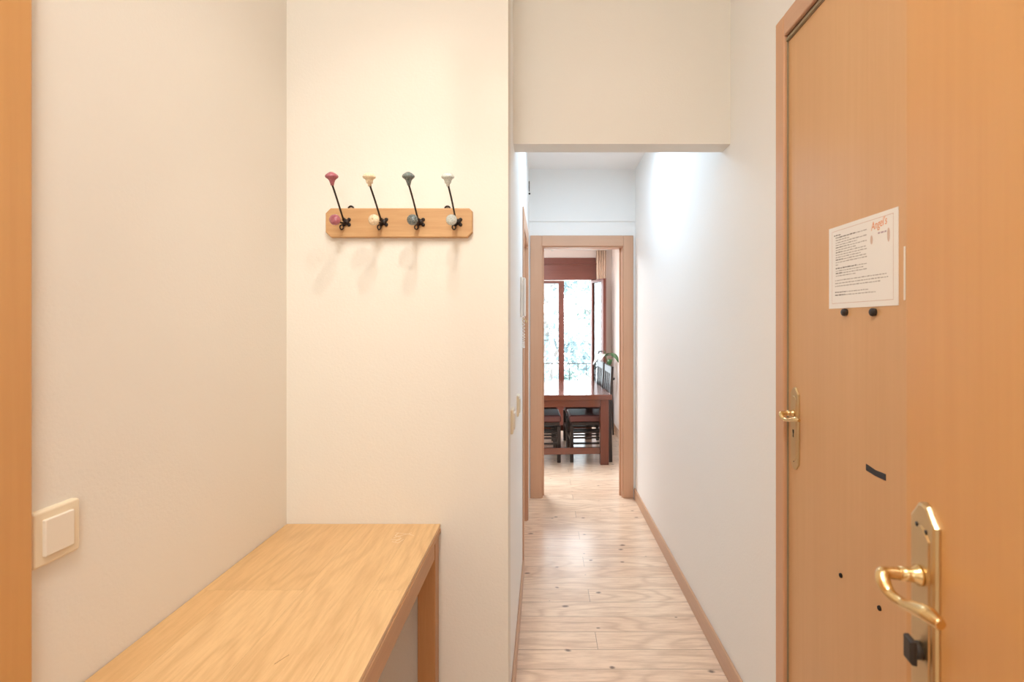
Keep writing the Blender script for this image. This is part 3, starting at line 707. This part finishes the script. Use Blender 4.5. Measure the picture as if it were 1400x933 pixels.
# plant on a stand behind the chairs
ps = thing('plant_stand', (.80, 6.42, 0), 'slim dark plant stand behind the dining chairs by the right wall', 'plant stand')
link('stand_top', MB().lathe([(.085, .70), (.09, .705), (.09, .72), (.085, .725)], (.80, 6.42, 0)), M['espresso'], ps)
for k in range(3):
    a = k*2*PI/3+.4
    link('leg', MB().tube([(.80+.05*math.cos(a), 6.42+.05*math.sin(a), .702), (.80+.075*math.cos(a), 6.42+.075*math.sin(a), 0)], .009, n=8), M['espresso'], ps)
pp = thing('potted_plant', (.80, 6.42, .725), 'potted plant with arching dark green leaves and white blooms beside the curtain', 'plant')
link('pot', MB().lathe([(.04, 0), (.045, .002), (.058, .11), (.062, .115), (.055, .118), (.05, .105), (0, .10)], (.80, 6.42, .7255)), M['pot'], pp)
def blade(name, base, mid, tip, w, mat):
    b = MB(); P0, P1, P2 = Vector(base), Vector(mid), Vector(tip); vs, fs = [], []; n = 12
    for i in range(n+1):
        t = i/n; p = P0*(1-t)**2+P1*2*t*(1-t)+P2*t*t; d = (P1-P0)*(1-t)+(P2-P1)*t
        s = d.cross(Vector((0, 0, 1))); s = s.normalized() if s.length > 1e-4 else Vector((1, 0, 0))
        ww = w*math.sin(PI*min(1, t*.85+.12))**.8
        up = s.cross(d).normalized()
        vs += [p-s*ww+up*ww*.25, p, p+s*ww+up*ww*.25]
    for i in range(n):
        a = i*3; fs += [(a, a+1, a+4, a+3), (a+1, a+2, a+5, a+4)]
    b.faces(vs, fs, True); o = link(name, b, mat, pp); m = o.modifiers.new('s', 'SOLIDIFY'); m.thickness = .002; return o
B0 = (.80, 6.42, .83)
link('stem', MB().tube([(.80, 6.42, .82), (.785, 6.42, .92), (.765, 6.41, 1.03), (.75, 6.40, 1.06)], .005, n=8, sub=4), M['leaf'], pp)
top_ = (.755, 6.41, 1.045)
blade('leaf', (.76, 6.41, 1.00), (.86, 6.36, 1.08), (.905, 6.25, .93), .040, M['leaf'])
blade('leaf', (.765, 6.41, .99), (.84, 6.30, 1.05), (.895, 6.22, .95), .034, M['leaf'])
blade('leaf', B0, (.85, 6.5, 1.0), (.86, 6.62, .92), .03, M['leaf'])
blade('bloom', (.755, 6.41, 1.01), (.70, 6.34, 1.06), (.60, 6.28, .90), .038, M['petal'])
blade('bloom', (.755, 6.41, 1.01), (.72, 6.30, 1.04), (.655, 6.22, .92), .03, M['petal'])

# ------------------------------------------------------------------ outside
struct('balcony_slab', MB().box(-1.2, 1.6, YW+.15, 7.95, -.16, -.01), M['slab'], 'tiled balcony floor outside the open door', 'balcony')
rl = thing('balcony_railing', (.2, 7.86, 0), 'thin iron balcony railing outside the glazed door', 'railing')
link('top_rail', MB().box(-1.2, 1.6, 7.845, 7.875, .785, .80, .003, 1), M['iron_rail'], rl)
link('bottom_rail', MB().box(-1.2, 1.6, 7.85, 7.87, .07, .085), M['iron_rail'], rl)
for k in range(22):
    link('baluster', MB().box(-1.18+k*.13, -1.168+k*.13, 7.854, 7.866, -.01, .79), M['iron_rail'], rl)
struct('ground', MB().box(-30, 30, 9, 60, -6.2, -6), M['ground'], 'pale street level ground below the balcony', 'ground')
def tree(x, y, top, rad, nleaf, mat, label, seed):
    r = random.Random(seed)
    t = thing('tree', (x, y, -6), label, 'tree', group='trees beyond the balcony')
    tr = MB().tube([(x, y, -6), (x+.15, y, -3), (x-.1, y+.1, 0), (x, y, top-rad)], [.22, .17, .13, .07], n=10, sub=3)
    for k in range(9):
        a = r.uniform(0, 2*PI); z = r.uniform(-1.5, top-rad); p1 = (x+math.cos(a)*rad*.8, y+math.sin(a)*rad*.8, z+rad*.7)
        tr.tube([(x, y, z), (x+math.cos(a)*rad*.35, y+math.sin(a)*rad*.35, z+rad*.25), p1], [.06, .04, .012], n=6)
    link('trunk', tr, M['bark'], t)
    vs, fs = [], []
    cl = [(x+r.gauss(0, rad*.5), y+r.gauss(0, rad*.4), r.uniform(-2.2, top), r.uniform(.35, .8)) for _ in range(34)]
    for _ in range(nleaf):
        c_ = r.choice(cl); p = Vector((r.gauss(c_[0], c_[3]*.5), r.gauss(c_[1], c_[3]*.5), r.gauss(c_[2], c_[3]*.4)))
        a = Vector((r.gauss(0, 1), r.gauss(0, 1), r.gauss(0, 1))).normalized(); b = a.orthogonal().normalized(); s = r.uniform(.045, .10)
        i = len(vs); vs += [p-a*s*1.4, p-b*s*.6, p+a*s*1.4, p+b*s*.6]; fs.append((i, i+1, i+2, i+3))
    m = MB(); m.faces(vs, fs); fo = link('foliage', m, mat, t)
    return t
tree(.1, 13.0, 4.6, 1.7, 6000, M['foliage2'], 'pale leafy tree seen through the left pane of the balcony door', 1)
tree(1.9, 18.5, 5.2, 1.7, 6000, M['foliage'], 'leafy tree seen through the open balcony door', 2)
tree(-4.6, 16, 4.5, 1.8, 3000, M['foliage'], 'leafy tree outside the added left window', 3)

# ------------------------------------------------------------------ lamps and light
def area(name, loc, size, power, col, rot=(0, 0, 0), sy=None):
    l = bpy.data.lights.new(name, 'AREA'); l.energy = power; l.color = col; l.size = size
    if sy: l.shape = 'RECTANGLE'; l.size_y = sy
    o = bpy.data.objects.new(name, l); C.objects.link(o); o.location = loc; o.rotation_euler = rot; return o
def point(name, loc, power, col, r):
    l = bpy.data.lights.new(name, 'POINT'); l.energy = power; l.color = col; l.shadow_soft_size = r
    o = bpy.data.objects.new(name, l); C.objects.link(o); o.location = loc; return o
def aimed(p, q, power=21):
    l = bpy.data.lights.new('spot_light', 'SPOT'); l.energy = power; l.color = (1, .93, .80); l.shadow_soft_size = .012; l.spot_size = math.radians(72); l.spot_blend = 1
    o = bpy.data.objects.new('spot_light', l); C.objects.link(o); o.location = p; o.rotation_euler = (Vector(q)-Vector(p)).to_track_quat('-Z', 'Y').to_euler()
WARM = (1.0, .975, .915)
cl = thing('ceiling_spot_lamp', (-.25, .90, ZCF-.04), 'small spot lamp on the ceiling facing the coat rack', 'lamp')
link('bar', MB().box(-.30, -.20, .85, .95, ZCF-.02, ZCF, .004, 2), M['lamp'], cl)
link('spot_head', MB().lathe([(.03, 0), (.035, -.02), (.036, -.024), (.03, -.022), (0, -.012)], (-.25, .90, ZCF-.018)), M['lamp'], cl)
pl_ = thing('pendant_lamp', (-.25, 1.02, 2.55), 'small pendant lamp hanging before the coat rack wall', 'lamp')
link('cord', MB().tube([(-.25, 1.02, 2.58), (-.25, 1.02, ZCF)], .003, n=8), M['lamp'], pl_)
link('socket', MB().lathe([(.018, 0), (.022, .004), (.022, .03), (.006, .045), (0, .045)], (-.25, 1.02, 2.545)), M['lamp'], pl_)
aimed((-.25, .90, 2.98), (-.46, YH, 1.0), 27)
aimed((-.25, 1.02, 2.52), (-.46, YH, .85), 15)
dm = thing('ceiling_disc_fill', (-.3, -.02, ZCF-.05), 'unseen round ceiling lamp added over the entrance as general fill', 'lamp')  # unseen lamp, added as general fill for the entrance
link('disc', MB().lathe([(.2, 0), (.21, -.01), (.2, -.03), (0, -.035)], (-.3, -.02, ZCF-.002)), M['lamp'], dm)
a_ = area('disc_fill_light', (-.3, -.02, ZCF-.045), .40, 21, WARM); a_.data.shape = 'DISK'
GX, GY = .10, -1.65
gl = thing('landing_globe_fill', (GX, GY, 1.86), 'globe lamp added in the landing behind the viewer as even fill', 'lamp')  # lamp added behind the viewer to light everything ahead evenly
link('cord', MB().tube([(GX, GY, 2.08), (GX, GY, ZCF)], .004, n=8), M['lamp'], gl)
link('cap', MB().lathe([(0, .16), (.03, .155), (.04, .12), (.04, .115), (0, .115)], (GX, GY, 1.93)), M['lamp'], gl)
point('globe_fill_light', (GX, GY, 1.88), 21, WARM, .14)
hl = thing('passage_unseen_lamp', (.3, 3.0, ZCH-.05), 'unseen round ceiling lamp assumed in the passage to brighten it', 'lamp')  # assumed lamp out of view, cool to brighten and whiten the passage
link('disc', MB().lathe([(.30, 0), (.31, -.01), (.30, -.03), (0, -.035)], (.3, 3.0, ZCH-.002)), M['lamp'], hl)
a_ = area('passage_fill_light', (.3, 3.0, ZCH-.045), .6, 11.5, (.63, .82, 1)); a_.data.shape = 'DISK'
area('dining_fill_light', (-.6, 5.4, ZCD-.03), .9, 78, (.86, .94, 1))  # unseen area light added to make up for missing daylight

wd_ = bpy.data.worlds.new('sky'); S.world = wd_; wd_.use_nodes = True
nt = wd_.node_tree; bg = nt.nodes['Background']
bg.inputs['Color'].default_value = (.86, .94, 1, 1); bg.inputs['Strength'].default_value = 8.0
sun = bpy.data.lights.new('sun', 'SUN'); sun.energy = 6; sun.angle = .02; sun.color = (1, .97, .92)
so = bpy.data.objects.new('sun', sun); C.objects.link(so); so.rotation_euler = (math.radians(50), 0, math.radians(25))

# ------------------------------------------------------------------ camera
cam = bpy.data.cameras.new('camera'); co = bpy.data.objects.new('camera', cam); C.objects.link(co)
co.location = (0, 0, H); co.rotation_euler = (PI/2, 0, 0)
cam.sensor_width = 36; cam.lens = 36*F/1400; cam.shift_x = -(VX-700)/1400; cam.shift_y = -(466.5-VY)/1400
cam.clip_start = .01
cam.dof.use_dof = True; cam.dof.focus_distance = 2.4; cam.dof.aperture_fstop = 6.3
S.camera = co
S.view_settings.view_transform = 'Standard'; S.view_settings.look = 'None'; S.view_settings.gamma = 1; S.view_settings.use_curve_mapping = False
S.view_settings.exposure = 0.07
S.cycles.max_bounces = 12; S.cycles.diffuse_bounces = 8; S.cycles.use_denoising = True
S.cycles.sample_clamp_indirect = 6
